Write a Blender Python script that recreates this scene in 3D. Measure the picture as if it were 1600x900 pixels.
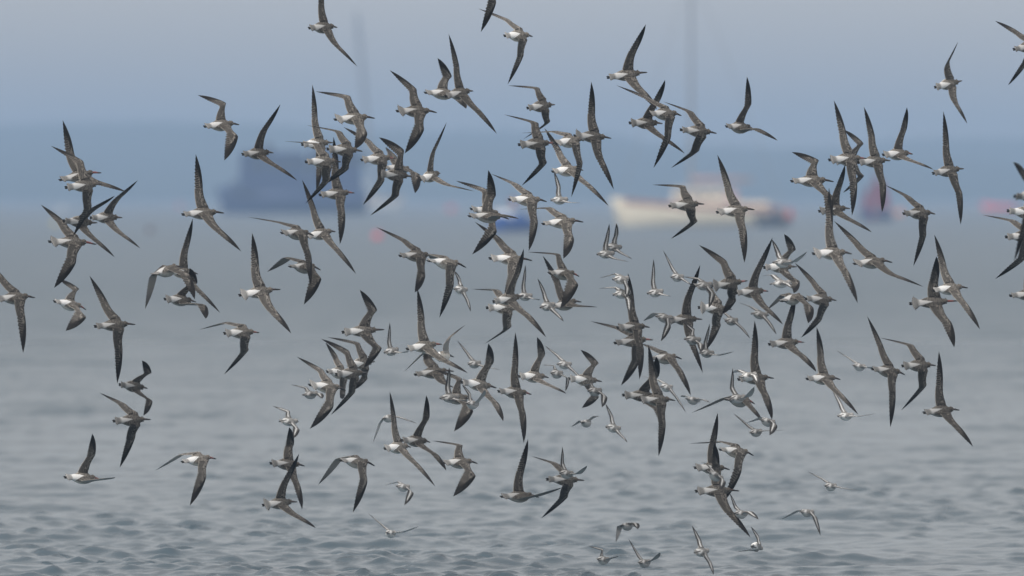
import bpy, bmesh, math, random
import numpy as np

# ------------------------------------------------------------------ camera, sky, sun, exposure
scene = bpy.context.scene
col = scene.collection
for o in list(bpy.data.objects):
    bpy.data.objects.remove(o)

CAM_H = 2.5
FPX = 800 / math.tan(math.radians(3))            # focal length in pixels of a 1600 px wide frame (long telephoto)
cam_data = bpy.data.cameras.new('camera')
cam = bpy.data.objects.new('camera', cam_data)
col.objects.link(cam)
cam.location = (0, 0, CAM_H)
cam.rotation_euler = (math.radians(90) - math.atan(150 / FPX), 0, 0)
cam_data.sensor_width = 36
cam_data.lens = 36 / 2 / math.tan(math.radians(3))
cam_data.clip_start = 0.5
cam_data.clip_end = 20000
cam_data.dof.use_dof = True
cam_data.dof.focus_distance = 62.0
cam_data.dof.aperture_fstop = 3.2
scene.camera = cam

SUN_ELEV, SUN_AZ = math.radians(42), math.radians(212)   # azimuth clockwise from +Y: behind the camera, to the left
world = bpy.data.worlds.new('World')
scene.world = world
world.use_nodes = True
wn = world.node_tree.nodes
wl = world.node_tree.links
wn.clear()
w_out = wn.new('ShaderNodeOutputWorld')
w_bg = wn.new('ShaderNodeBackground')
w_sky = wn.new('ShaderNodeTexSky')
w_sky.sky_type = 'NISHITA'
w_sky.sun_disc = False
w_sky.sun_elevation = SUN_ELEV
w_sky.sun_rotation = SUN_AZ
w_sky.air_density = 1.0
w_sky.dust_density = 1.2
w_sky.ozone_density = 1.0
w_hsv = wn.new('ShaderNodeHueSaturation')
w_hsv.inputs['Saturation'].default_value = 0.12
w_bg.inputs['Strength'].default_value = 0.088
wl.new(w_sky.outputs[0], w_hsv.inputs['Color'])
w_tint = wn.new('ShaderNodeMix')                 # thin high cloud: an even, slightly warm grey veil over the whole sky
w_tint.data_type = 'RGBA'
w_tint.blend_type = 'MULTIPLY'
w_tint.inputs['Factor'].default_value = 1.0
w_tint.inputs[7].default_value = (1.035, 1.0, 0.965, 1.0)
wl.new(w_hsv.outputs[0], w_tint.inputs[6])
wl.new(w_tint.outputs[2], w_bg.inputs['Color'])
wl.new(w_bg.outputs[0], w_out.inputs['Surface'])

sun_data = bpy.data.lights.new('sun', 'SUN')
sun_data.energy = 1.5
sun_data.angle = math.radians(10)
sun_data.color = (1.0, 0.96, 0.90)
sun = bpy.data.objects.new('sun', sun_data)
col.objects.link(sun)
sun.rotation_euler = (math.radians(90) - SUN_ELEV, 0, math.pi - SUN_AZ)

scene.view_settings.view_transform = 'Standard'
scene.view_settings.look = 'None'
scene.view_settings.exposure = 0.52
scene.view_settings.gamma = 1.0
scene.view_settings.use_curve_mapping = False
scene.render.engine = 'CYCLES'
scene.cycles.use_denoising = True
scene.cycles.volume_bounces = 1
scene.cycles.max_bounces = 6
random.seed(7)
rng = np.random.default_rng(11)


# ------------------------------------------------------------------ helpers
def tag(o, label=None, category=None, group=None, kind=None):
    if label: o['label'] = label
    if category: o['category'] = category
    if group: o['group'] = group
    if kind: o['kind'] = kind
    return o


def link(name, mesh, parent=None, mat=None):
    o = bpy.data.objects.new(name, mesh)
    col.objects.link(o)
    if parent is not None: o.parent = parent
    if mat is not None and mesh is not None and not mesh.materials: mesh.materials.append(mat)
    return o


def empty(name, loc, rz=0):
    o = bpy.data.objects.new(name, None)
    col.objects.link(o)
    o.location = loc
    o.rotation_euler = (0, 0, rz)
    o.empty_display_size = 0.2
    return o


def bm_mesh(name, bm, smooth=False):
    bmesh.ops.recalc_face_normals(bm, faces=bm.faces)
    me = bpy.data.meshes.new(name)
    bm.to_mesh(me)
    bm.free()
    if smooth:
        me.shade_smooth()
    return me


def loft(bm, rings, cap=True):
    """rings: list of lists of points (closed loops of equal length)"""
    vs = [[bm.verts.new(p) for p in r] for r in rings]
    n = len(vs[0])
    for a, b in zip(vs[:-1], vs[1:]):
        for j in range(n):
            k = (j + 1) % n
            bm.faces.new((a[j], a[k], b[k], b[j]))
    if cap:
        bm.faces.new(vs[0][::-1])
        bm.faces.new(vs[-1])
    return vs


def tube(bm, p0, p1, r0, r1=None, n=8):
    from mathutils import Vector
    p0, p1 = Vector(p0), Vector(p1)
    r1 = r0 if r1 is None else r1
    d = (p1 - p0).normalized()
    a = d.orthogonal().normalized()
    b = d.cross(a)
    rr = []
    for p, r in ((p0, r0), (p1, r1)):
        rr.append([p + a * (r * math.cos(2 * math.pi * i / n)) + b * (r * math.sin(2 * math.pi * i / n)) for i in range(n)])
    loft(bm, rr)


def box(bm, x0, x1, y0, y1, z0, z1, taper=0.0, bev=0.0):
    """box whose top is pulled in by taper on every side"""
    t = taper
    v = [bm.verts.new(p) for p in ((x0, y0, z0), (x1, y0, z0), (x1, y1, z0), (x0, y1, z0),
                                   (x0 + t, y0 + t, z1), (x1 - t, y0 + t, z1), (x1 - t, y1 - t, z1), (x0 + t, y1 - t, z1))]
    fs = [bm.faces.new([v[i] for i in f]) for f in ((3, 2, 1, 0), (4, 5, 6, 7), (0, 1, 5, 4), (1, 2, 6, 5), (2, 3, 7, 6), (3, 0, 4, 7))]
    if bev:
        es = list({e for f in fs for e in f.edges})
        bmesh.ops.bevel(bm, geom=es, offset=bev, segments=2, affect='EDGES')


def N(nt, kind, **kw):
    n = nt.nodes.new(kind)
    for k, v in kw.items():
        setattr(n, k, v)
    return n


class Mat:
    """small helper to write shader maths"""
    def __init__(self, name):
        self.m = bpy.data.materials.new(name)
        self.m.use_nodes = True
        self.nt = self.m.node_tree
        self.bsdf = self.nt.nodes['Principled BSDF']

    def put(self, sock, v):
        if isinstance(v, bpy.types.NodeSocket): self.nt.links.new(v, sock)
        else: sock.default_value = v

    def math(self, op, a, b=0.0, c=0.0, clamp=False):
        n = N(self.nt, 'ShaderNodeMath', operation=op, use_clamp=clamp)
        self.put(n.inputs[0], a); self.put(n.inputs[1], b); self.put(n.inputs[2], c)
        return n.outputs[0]

    def step(self, x, lo, hi):
        n = N(self.nt, 'ShaderNodeMapRange', interpolation_type='SMOOTHSTEP')
        self.put(n.inputs['Value'], x)
        self.put(n.inputs['From Min'], lo); self.put(n.inputs['From Max'], hi)
        return n.outputs[0]

    def mix(self, f, a, b):
        n = N(self.nt, 'ShaderNodeMix', data_type='RGBA')
        self.put(n.inputs['Factor'], f)
        for s, v in ((n.inputs[6], a), (n.inputs[7], b)):
            self.put(s, v if isinstance(v, bpy.types.NodeSocket) else (*v, 1.0))
        return n.outputs[2]

    def noise(self, vec, scale, detail=2.0, rough=0.5):
        n = N(self.nt, 'ShaderNodeTexNoise')
        if vec is not None: self.put(n.inputs['Vector'], vec)
        n.inputs['Scale'].default_value = scale
        n.inputs['Detail'].default_value = detail
        n.inputs['Roughness'].default_value = rough
        return n.outputs['Fac']

    def mul(self, *a):
        r = a[0]
        for b in a[1:]: r = self.math('MULTIPLY', r, b)
        return r

    def combine(self, x, y, z):
        n = N(self.nt, 'ShaderNodeCombineXYZ')
        for i, v in enumerate((x, y, z)): self.put(n.inputs[i], v)
        return n.outputs[0]

    def coords(self, which='Object'):
        n = N(self.nt, 'ShaderNodeTexCoord')
        return n.outputs[which]

    def sep(self, v):
        n = N(self.nt, 'ShaderNodeSeparateXYZ')
        self.put(n.inputs[0], v)
        return n.outputs

    def finish(self, color, rough=0.7, spec=0.3, bump=None, bstr=0.3, bdist=0.01):
        self.put(self.bsdf.inputs['Base Color'], color if isinstance(color, bpy.types.NodeSocket) else (*color, 1.0))
        self.put(self.bsdf.inputs['Roughness'], rough)
        self.bsdf.inputs['Specular IOR Level'].default_value = spec
        if bump is not None:
            b = N(self.nt, 'ShaderNodeBump')
            b.inputs['Strength'].default_value = bstr
            b.inputs['Distance'].default_value = bdist
            self.put(b.inputs['Height'], bump)
            self.nt.links.new(b.outputs[0], self.bsdf.inputs['Normal'])
        return self.m


def paint(name, rgb, rough=0.4, wear=0.15, scale=3.0, spec=0.4):
    m = Mat(name)
    n = m.noise(m.coords(), scale, 4, 0.6)
    c = m.mix(n, tuple(v * (1 - wear) for v in rgb), tuple(min(1, v * (1 + wear)) for v in rgb))
    return m.finish(c, rough, spec)

# ------------------------------------------------------------------ the setting: water, far shore
def build_water():
    a_in = np.arange(-4.4, 4.4001, 0.030)
    a_out = np.array([5, 6, 8, 10, 13, 17, 22, 28, 35, 43, 52, 60, 67, 73.0])
    ang = np.radians(np.concatenate([-a_out[::-1], a_in, a_out]))
    rows = [6.0]
    d = 6.0
    while d < 2900:
        if d < 48: d += 1.0
        elif d < 700: d += max(0.05, 1.35e-5 * d * d)
        else: d += 60
        rows.append(d)
    rows = np.array(rows)
    Y, T = np.meshgrid(rows, np.tan(ang), indexing='ij')
    X = Y * T
    dy = np.gradient(rows)[:, None] * np.ones_like(X)
    dx = np.gradient(np.tan(ang))[None, :] * Y
    Z = np.zeros_like(X)
    r = np.random.default_rng(5)
    n = 110
    lam = np.exp(r.uniform(math.log(0.10), math.log(0.42), n))
    th = r.normal(math.radians(75), math.radians(48), n)       # a light breeze coming in obliquely
    for L, t in zip(lam, th):
        k = 2 * math.pi / L
        kx, ky = k * math.cos(t), k * math.sin(t)
        w = np.clip(2.2 - np.abs(ky) * dy / 1.1, 0, 1) * np.clip(2.2 - np.abs(kx) * dx / 1.1, 0, 1)
        amp = 0.0085 * L ** 0.95 / math.sqrt(n / 24)
        Z += w * amp * np.sin(kx * X + ky * Y + r.uniform(0, 6.28))
    base_chop = Z.copy()
    Z = np.zeros_like(X)
    for L, t in zip(np.exp(r.uniform(math.log(0.8), math.log(4.5), 60)), r.normal(math.radians(80), math.radians(35), 60)):
        k = 2 * math.pi / L
        kx, ky = k * math.cos(t), k * math.sin(t)
        w = np.clip(2.2 - np.abs(ky) * dy / 1.1, 0, 1) * np.clip(2.2 - np.abs(kx) * dx / 1.1, 0, 1)
        Z += w * 0.0016 * L * np.sin(kx * X + ky * Y + r.uniform(0, 6.28))
    swell = Z
    Z = base_chop
    # gust patches: the chop is not equally strong everywhere
    g = np.zeros_like(X)
    for i in range(10):
        L = r.uniform(6, 30); t = r.uniform(0, 6.28)
        g += np.sin(2 * math.pi / L * (X * math.cos(t) * 2.0 + Y * math.sin(t) * 0.6) + r.uniform(0, 6.28))
    Z *= np.clip(0.85 + 0.07 * g, 0.6, 1.1)
    sd = 0.0075
    Z = sd * (np.exp(np.clip(0.35 * Z / sd, -3, 1.0)) - 1.06) / 0.35      # peaked crests, flat troughs
    Z = Z + swell
    nr, nc = X.shape
    co = np.stack([X, Y, Z], -1).reshape(-1, 3)
    idx = np.arange(nr * nc).reshape(nr, nc)
    q = np.stack([idx[:-1, :-1], idx[:-1, 1:], idx[1:, 1:], idx[1:, :-1]], -1).reshape(-1, 4)
    me = bpy.data.meshes.new('water')
    me.vertices.add(len(co)); me.vertices.foreach_set('co', co.ravel())
    me.loops.add(q.size); me.loops.foreach_set('vertex_index', q.ravel())
    me.polygons.add(len(q)); me.polygons.foreach_set('loop_start', np.arange(0, q.size, 4))
    me.update(calc_edges=True)
    me.shade_smooth()
    m = Mat('sea_water')
    pos = m.coords('Object')
    s = m.sep(pos)
    fine = m.noise(m.combine(m.math('MULTIPLY', s[0], 1.0), m.math('MULTIPLY', s[1], 0.8), 0.0), 7.0, 3, 0.55)
    chop = m.noise(m.combine(m.math('MULTIPLY', s[0], 0.8), m.math('MULTIPLY', s[1], 0.9), 0.0), 1.3, 3, 0.55)
    far = m.math('ADD', m.mul(m.step(s[1], 75.0, 190.0), 0.8), 0.2)     # near the shore the waves are modelled
    h = m.mul(m.math('ADD', m.mul(fine, 0.022), m.mul(chop, 0.14)), far)
    silt = m.noise(m.combine(m.math('MULTIPLY', s[0], 0.05), m.math('MULTIPLY', s[1], 0.012), 0.0), 1.0, 3, 0.6)
    c = m.mix(silt, WATER_A, WATER_B)
    m.finish(c, m.math('ADD', m.mul(m.step(s[1], 60.0, 260.0), 0.12), 0.21), 0.5, h, 1.0, 1.0)     # unresolved chop far out reads as roughness
    m.bsdf.inputs['IOR'].default_value = 1.33
    o = link('water', me, None, m.m)
    tag(o, kind='structure')


WATER_A, WATER_B = (0.070, 0.110, 0.142), (0.092, 0.134, 0.160)
build_water()


def build_shore():
    """low wooded hills on the far side of the bay"""
    r = np.random.default_rng(3)
    xs = np.arange(-2000, 2001, 18.0)
    ys = np.concatenate([np.array([2650, 2665, 2680]), np.arange(2695, 3950, 32.0)])
    X, Y = np.meshgrid(xs, ys, indexing='xy')
    ridge = np.zeros_like(X)
    for i in range(14):
        L = r.uniform(90, 800)
        ridge += np.sin(2 * math.pi * X / L + r.uniform(0, 6.28) + Y / L * 1.3) * L ** 0.5
    ridge /= 40
    ramp = np.clip((Y - 2660) / 950, 0, 1)
    Z = -1.2 + 23.0 * ramp ** 0.8 * (1 + 0.13 * ridge) + np.where(Y > 2670, 2.5, 0) * (1 + 0.4 * np.sin(X / 37) * np.sin(X / 13))
    Z += np.where(Y > 2670, 1, 0) * r.normal(0, 0.8, X.shape)
    Z = np.where(Y > 3700, Z - (Y - 3700) * 0.2, Z)
    Z = np.where(Z > 26, 26 + (Z - 26) * 0.35, Z)
    nr, nc = X.shape
    idx = np.arange(nr * nc).reshape(nr, nc)
    q = np.stack([idx[:-1, :-1], idx[:-1, 1:], idx[1:, 1:], idx[1:, :-1]], -1).reshape(-1, 4)
    me = bpy.data.meshes.new('hills')
    me.from_pydata(np.stack([X, Y, Z], -1).reshape(-1, 3).tolist(), [], q.tolist())
    me.shade_smooth()
    m = Mat('wooded_slope')
    n = m.noise(m.coords(), 0.02, 6, 0.65)
    c = m.mix(n, (0.035, 0.055, 0.03), (0.09, 0.11, 0.055))
    o = link('hills', me, None, m.finish(c, 0.9, 0.1))
    tag(o, kind='structure')


build_shore()

# ------------------------------------------------------------------ boats and buoys on the bay
M_cream = paint('cream_hull_paint', (0.82, 0.73, 0.56), 0.35)
M_white = paint('white_paint', (0.78, 0.78, 0.76), 0.35)
M_peach = paint('peach_coachroof', (0.68, 0.59, 0.48), 0.4)
M_maroon = paint('maroon_canvas', (0.50, 0.33, 0.31), 0.8)
M_navy = paint('navy_paint', (0.004, 0.026, 0.11), 0.5)
M_blue = paint('blue_canvas', (0.015, 0.09, 0.36), 0.6)
M_black = paint('black_rubber', (0.02, 0.022, 0.03), 0.6)
M_red = paint('red_plastic', (0.55, 0.06, 0.05), 0.45)
M_pink = paint('faded_red_buoy', (0.75, 0.14, 0.16), 0.5)
M_orange = paint('orange_buoy', (0.75, 0.27, 0.10), 0.5)
M_yellow = paint('yellow_buoy', (0.72, 0.60, 0.12), 0.5)
M_brown = paint('weedy_buoy', (0.13, 0.07, 0.06), 0.8)
M_alu = paint('grey_aluminium', (0.27, 0.29, 0.32), 0.45)
M_wood = paint('teak', (0.28, 0.16, 0.08), 0.6)
M_glass = paint('dark_window_glass', (0.02, 0.03, 0.04), 0.08, 0.1, 2.0, 0.6)
M_rope = paint('rope', (0.30, 0.28, 0.24), 0.9)
M_rust = paint('rust_brown_paint', (0.30, 0.12, 0.09), 0.6)
M_wine = paint('wine_red_sailcloth', (0.26, 0.03, 0.07), 0.85)


def part(name, parent, mat, build, smooth=False):
    bm = bmesh.new()
    build(bm)
    return link(name, bm_mesh(name, bm, smooth), parent, mat)


def hull_rings(length, beam, free, draft, sheer=0.25, n=14, stern=0.7):
    """displacement hull, bow towards -x, origin amidships on the waterline"""
    rings = []
    for i in range(n + 1):
        t = i / n
        x = -length / 2 + length * t
        w = beam / 2 * (math.sin(min(1, t / 0.6) * math.pi / 2) ** 0.8) * (1 if t < 0.6 else 1 - (1 - stern) * ((t - 0.6) / 0.4) ** 2)
        w = max(w, 0.03)
        top = free * (1 + sheer * (1 - t) ** 2 * 1.6 - 0.05 * t)
        xo = -0.06 * length * (1 - t) ** 3          # raked stem
        k = draft * math.sin(math.pi * min(1, 0.12 + t * 0.88)) ** 0.6
        pts = []
        for y, z in ((1, 1), (0.96, 0.55), (0.82, 0.1), (0.45, -0.6), (0, -1), (-0.45, -0.6), (-0.82, 0.1), (-0.96, 0.55), (-1, 1)):
            zz = top * z if z > 0 else k * z
            pts.append((x + xo * max(0, z), w * y, zz))
        rings.append(pts)
    return rings


def sailing_yacht(name, loc, rz, L, beam, free, mast_h, lean, hull_mat, roof_mat, boom_mat, label, roof_h=0.62, mast_r=0.15, strake_mat=M_wood):
    root = empty(name, loc, rz)
    h = part('hull', root, hull_mat, lambda bm: loft(bm, hull_rings(L, beam, free, 0.4)), True)
    for j, s in ((0, 1), (8, -1)):
        part('rubbing_strake', h, strake_mat, lambda bm: loft(bm, [[(p[j][0], p[j][1] + s * o, p[j][2] - 0.36 + dz) for dz, o in ((0, 0.0), (0.34, 0.0), (0.34, 0.05), (0, 0.06))]
                                                                  for p in hull_rings(L, beam, free, 0.4)[1:]]))
    c = part('coachroof', root, roof_mat, lambda bm: box(bm, -L * 0.18, L * 0.16, -beam * 0.3, beam * 0.3, free * 0.95, free + roof_h, 0.16, 0.05))
    for i in range(4):
        for s in (-1, 1):
            part('window', c, M_glass, lambda bm: box(bm, -L * 0.14 + i * L * 0.07, -L * 0.14 + i * L * 0.07 + L * 0.045,
                                                     s * beam * 0.27 - 0.03, s * beam * 0.27 + 0.03, free + roof_h * .38, free + roof_h * .75))
    part('cockpit_coaming', root, roof_mat, lambda bm: box(bm, L * 0.17, L * 0.42, -beam * 0.28, beam * 0.28, free * 0.9, free + 0.3, 0.05, 0.04))
    part('sprayhood', root, boom_mat, lambda bm: loft(bm, [[(x, math.cos(a) * beam * 0.29, free + 0.3 + math.sin(a) * hh) for a in [math.pi * k / 10 for k in range(11)]]
                                                           for x, hh in ((L * 0.12, 0.35), (L * 0.15, 0.85), (L * 0.22, 0.9))]))
    mx = -L * 0.07
    tx = mx + lean * mast_h
    m = part('mast', root, M_alu, lambda bm: tube(bm, (mx, 0, free), (tx, 0, mast_h), mast_r, mast_r * 0.8, 10))
    for f in (0.45, 0.72):
        part('spreader', m, M_alu, lambda bm: tube(bm, (mx + (tx - mx) * f, -1.0, mast_h * f), (mx + (tx - mx) * f, 1.0, mast_h * f), 0.04))
    part('boom', root, M_alu, lambda bm: tube(bm, (mx, 0, free + 1.7), (L * 0.32, 0, free + 1.75), 0.07))
    part('sail_cover', root, boom_mat, lambda bm: loft(bm, [[(x, math.cos(a) * r, free + 1.95 + math.sin(a) * r * 1.2) for a in [2 * math.pi * k / 10 for k in range(10)]]
                                                             for x, r in ((mx + 0.1, 0.17), (mx + 1.0, 0.16), (L * 0.15, 0.13), (L * 0.31, 0.08))]), True)
    for (x, y) in ((-L * 0.5, 0), (L * 0.49, 0), (mx + 0.2, beam * 0.47), (mx + 0.2, -beam * 0.47)):
        part('stay', root, M_alu, lambda bm: tube(bm, (x, y, free * 1.1), (tx, 0, mast_h * 0.98), 0.03, 0.03, 5))
    for i in range(7):
        for s in (-1, 1):
            x = -L * 0.40 + i * L * 0.135
            part('stanchion', root, M_alu, lambda bm: tube(bm, (x, s * beam * 0.42, free), (x, s * beam * 0.42, free + 0.75), 0.02, 0.02, 5))
    part('rudder', root, hull_mat, lambda bm: box(bm, L * 0.49, L * 0.53, -0.04, 0.04, -0.4, free * 0.6))
    tag(root, label, 'boat')
    return root


def buoy(loc, r, mat, label, cat='buoy', tall=1.0):
    root = empty('mooring_buoy', loc)
    prof = [(0.0, -0.9), (0.55, -0.75), (0.9, -0.35), (1.0, 0.05), (0.9, 0.5), (0.62, 0.85), (0.25, 1.02), (0.12, 1.06), (0.12, 1.2), (0.0, 1.2)]
    part('float', root, mat, lambda bm: loft(bm, [[(max(0.01, p) * r * math.cos(2 * math.pi * k / 18), max(0.01, p) * r * math.sin(2 * math.pi * k / 18), z * r * tall + 0.3 * r)
                                                   for k in range(18)] for p, z in prof]), True)
    def ring(bm):
        rs = []
        for i in range(13):
            a = math.pi * i / 12
            c = (math.cos(a) * 0.28 * r, 0, (1.2 * tall + 0.3) * r + math.sin(a) * 0.3 * r)
            rs.append([(c[0] + math.cos(a) * 0.05 * r * math.cos(b), 0.05 * r * math.sin(b), c[2] + math.sin(a) * 0.05 * r * math.cos(b))
                       for b in [2 * math.pi * k / 6 for k in range(6)]])
        loft(bm, rs)
    part('lifting_ring', root, M_alu, ring)
    tag(root, label, cat, 'mooring buoys in the bay')
    return root


def at(u, v, d):
    """point on the water at distance d below frame position (u, v)"""
    return ((u - 800) / FPX * d, d, 0.0)


def dist(v):
    return CAM_H * FPX / (v - 300)


# the long cream yacht right of centre
D = dist(353)
sx = D / FPX
sailing_yacht('sailing_yacht', at(1096, 353, D), math.radians(-4), 256 * sx, 3.6, 1.5, 19.5, 0.006, M_cream, M_peach, M_maroon,
              'long cream sailing yacht with tall mast behind the birds right of centre', 1.3, 0.15, M_rust)


def rib_boat(loc, rz, L):
    root = empty('inflatable_boat', loc, rz)
    def collar(bm):
        pts = [(L * 0.5, 0.62), (0.1 * L, 0.68), (-0.25 * L, 0.55), (-0.46 * L, 0.22), (-0.5 * L, 0), (-0.46 * L, -0.22), (-0.25 * L, -0.55), (0.1 * L, -0.68), (L * 0.5, -0.62)]
        rs = []
        for i, (x, y) in enumerate(pts):
            a, b = pts[max(0, i - 1)], pts[min(len(pts) - 1, i + 1)]
            dx, dy = b[0] - a[0], b[1] - a[1]
            l = math.hypot(dx, dy); nx, ny = -dy / l, dx / l
            lift = 0.25 * max(0, -x / L) * 1.6
            rs.append([(x + nx * 0.3 * math.cos(t), y + ny * 0.3 * math.cos(t), 0.42 + lift + 0.3 * math.sin(t)) for t in [2 * math.pi * k / 12 for k in range(12)]])
        loft(bm, rs)
    part('collar', root, M_black, collar, True)
    part('hull', root, M_navy, lambda bm: loft(bm, hull_rings(L * 0.96, 1.3, 0.35, 0.2)), True)
    part('console', root, M_navy, lambda bm: box(bm, -0.1, 0.5, -0.35, 0.35, 0.35, 1.25, 0.08, 0.04))
    e = part('outboard_motor', root, M_red, lambda bm: box(bm, L * 0.5, L * 0.5 + 0.5, -0.25, 0.25, 0.55, 1.25, 0.08, 0.06))
    part('shaft', e, M_black, lambda bm: box(bm, L * 0.5 + 0.1, L * 0.5 + 0.32, -0.07, 0.07, -0.3, 0.55))
    tag(root, 'dark inflatable boat with red outboard motor lying off the cream yacht\'s stern', 'boat')


D = dist(354)
rib_boat(at(1206, 354, D), math.radians(6), 44 * D / FPX)


def work_ship(loc, rz, L):
    root = empty('work_ship', loc, rz)
    part('hull', root, M_navy, lambda bm: loft(bm, hull_rings(L, 6.0, 2.6, 0.8, 0.12, 16, 0.9)), True)
    dk = part('deckhouse', root, M_navy, lambda bm: box(bm, -L * 0.40, L * 0.08, -2.3, 2.3, 2.5, 7.1, 0.25, 0.1))
    for i in range(5):
        part('window', dk, M_glass, lambda bm: box(bm, -L * 0.31 + i * 1.85, -L * 0.31 + i * 1.85 + 1.2, -2.16, -2.0, 5.1, 6.2))
    wh = part('wheelhouse', root, M_navy, lambda bm: box(bm, L * 0.08 + 0.02, L * 0.47, -2.1, 2.1, 2.4, 7.5, 0.35, 0.1))
    for i in range(4):
        part('window', wh, M_glass, lambda bm: box(bm, L * 0.12 + i * 1.7, L * 0.12 + i * 1.7 + 1.2, -1.95, -1.75, 5.6, 6.7))
    part('funnel', root, M_black, lambda bm: tube(bm, (-L * 0.2, 0, 6.8), (-L * 0.19, 0, 8.0), 0.55, 0.45, 14))
    part('bulwark', root, M_navy, lambda bm: box(bm, -L * 0.47, -L * 0.405, -1.6, 1.6, 2.5, 3.7, 0.15, 0.05))
    part('mast', root, M_alu, lambda bm: tube(bm, (L * 0.2, 0, 7.3), (L * 0.2, 0, 8.6), 0.12, 0.06))
    tag(root, 'dark blue boxy ship blurred in the distance at left behind the birds', 'ship')


D = dist(334)
work_ship(at(462, 334, D), math.radians(3), 222 * D / FPX)

D = dist(331)
sailing_yacht('sailing_yacht', at(577, 331, D), math.radians(184), 100 * D / FPX, 2.8, 1.5, 25.0, 0.085, M_white, M_white, M_white,
              'white sailing boat with tall leaning mast beside the blue ship', 0.62, 0.36)


def day_boat(loc, rz, L):
    root = empty('covered_day_boat', loc, rz)
    part('hull', root, M_blue, lambda bm: loft(bm, hull_rings(L, 1.9, 0.7, 0.25)), True)
    part('cover', root, M_blue, lambda bm: loft(bm, [[(x, w * math.cos(a), 0.66 + hh * math.sin(a)) for a in [math.pi * k / 8 for k in range(9)]]
                                                     for x, w, hh in ((-L * 0.38, 0.6, 0.25), (-L * 0.1, 0.85, 0.5), (L * 0.2, 0.85, 0.55), (L * 0.45, 0.75, 0.2))]), True)
    m = part('pole', root, M_alu, lambda bm: tube(bm, (0, 0, 0.6), (0, 0, 2.1), 0.04, 0.03))
    part('red_pennant', root, M_pink, lambda bm: box(bm, 0.03, 0.62, -0.02, 0.02, 1.65, 2.1))
    part('windscreen', root, M_white, lambda bm: box(bm, -L * 0.2, -L * 0.14, -0.7, 0.7, 0.8, 1.35, 0.02))
    tag(root, 'small bright blue covered boat just below the horizon at the centre', 'boat')


D = dist(362)
day_boat(at(797, 362, D), math.radians(52), 3.6)


def red_sail_boat(loc, rz, L):
    root = empty('red_sailed_dinghy', loc, rz)
    part('hull', root, M_navy, lambda bm: loft(bm, hull_rings(L, 1.7, 0.75, 0.25)), True)
    part('mast', root, M_wood, lambda bm: tube(bm, (-0.25, 0, 0.6), (-0.2, 0, 4.3), 0.06, 0.04))
    def sail(bm, x0, x1, z0, z1, s):
        rings = []
        for i in range(9):
            t = i / 8
            z = z0 + (z1 - z0) * t
            xe = x0 + (x1 - x0) * (1 - t ** 2.2)
            rings.append([(x0 + (xe - x0) * f, s * 0.35 * math.sin(math.pi * f) * (1 - t * 0.6) + o, z) for f, o in
                          [(k / 6, 0) for k in range(7)] + [(k / 6, 0.015) for k in range(6, -1, -1)]])
        loft(bm, rings)
    part('mainsail', root, M_wine, lambda bm: sail(bm, -0.14, 1.15, 0.95, 4.1, 1), True)
    part('foresail', root, M_wine, lambda bm: sail(bm, -0.40, -1.35, 0.95, 3.3, 1), True)
    part('boom', root, M_wood, lambda bm: tube(bm, (-0.2, 0, 0.9), (1.2, 0.05, 0.9), 0.04))
    part('fender', root, M_red, lambda bm: loft(bm, [[(-0.5 + r * math.cos(a), -0.9 + r * math.sin(a), z) for a in [2 * math.pi * k / 10 for k in range(10)]]
                                                     for r, z in ((0.02, 0.15), (0.14, 0.25), (0.15, 0.5), (0.02, 0.62))]), True)
    tag(root, 'small boat with wine red sails and navy hull at right', 'boat')


D = dist(345)
red_sail_boat(at(1370, 345, D), math.radians(8), 2.7)


def red_skiff(loc, rz, L):
    root = empty('rowing_skiff', loc, rz)
    part('hull', root, M_pink, lambda bm: loft(bm, hull_rings(L, 1.8, 0.85, 0.2)), True)
    part('thwart', root, M_wood, lambda bm: box(bm, -0.3, 0.1, -0.8, 0.8, 0.9, 0.97))
    part('thwart', root, M_wood, lambda bm: box(bm, L * 0.2, L * 0.2 + 0.35, -0.8, 0.8, 0.86, 0.93))
    tag(root, 'long low faded red skiff near the far shore at the right edge', 'boat')


D = dist(330)
red_skiff(at(1563, 330, D), math.radians(-2), 54 * D / FPX)

for (u, v, r, mat, lab) in (
        (590, 373, 0.27, M_pink, 'bright pinkish red buoy floating left of centre below the blue ship'),
        (235, 363, 0.24, M_brown, 'dark brown weedy buoy floating alone at left'),
        (705, 330, 0.55, M_pink, 'faded pink buoy far off left of the small blue boat'),
        (416, 328, 0.45, M_pink, 'small pink buoy in front of the blue ship\'s waterline'),
        (281, 324, 0.45, M_pink, 'faint pink buoy near the far shore left of the blue ship'),
        (97, 330, 0.45, M_white, 'pale white buoy far off behind the left-edge birds'),
        (86, 352, 0.24, M_yellow, 'yellowish buoy behind the left-edge birds'),
        (1405, 337, 0.50, M_orange, 'orange buoy right of the red-sailed boat'),
        (903, 364, 0.26, M_alu, 'grey buoy right of the small blue boat')):
    buoy(at(u, v, dist(v)), r, mat, lab)

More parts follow.
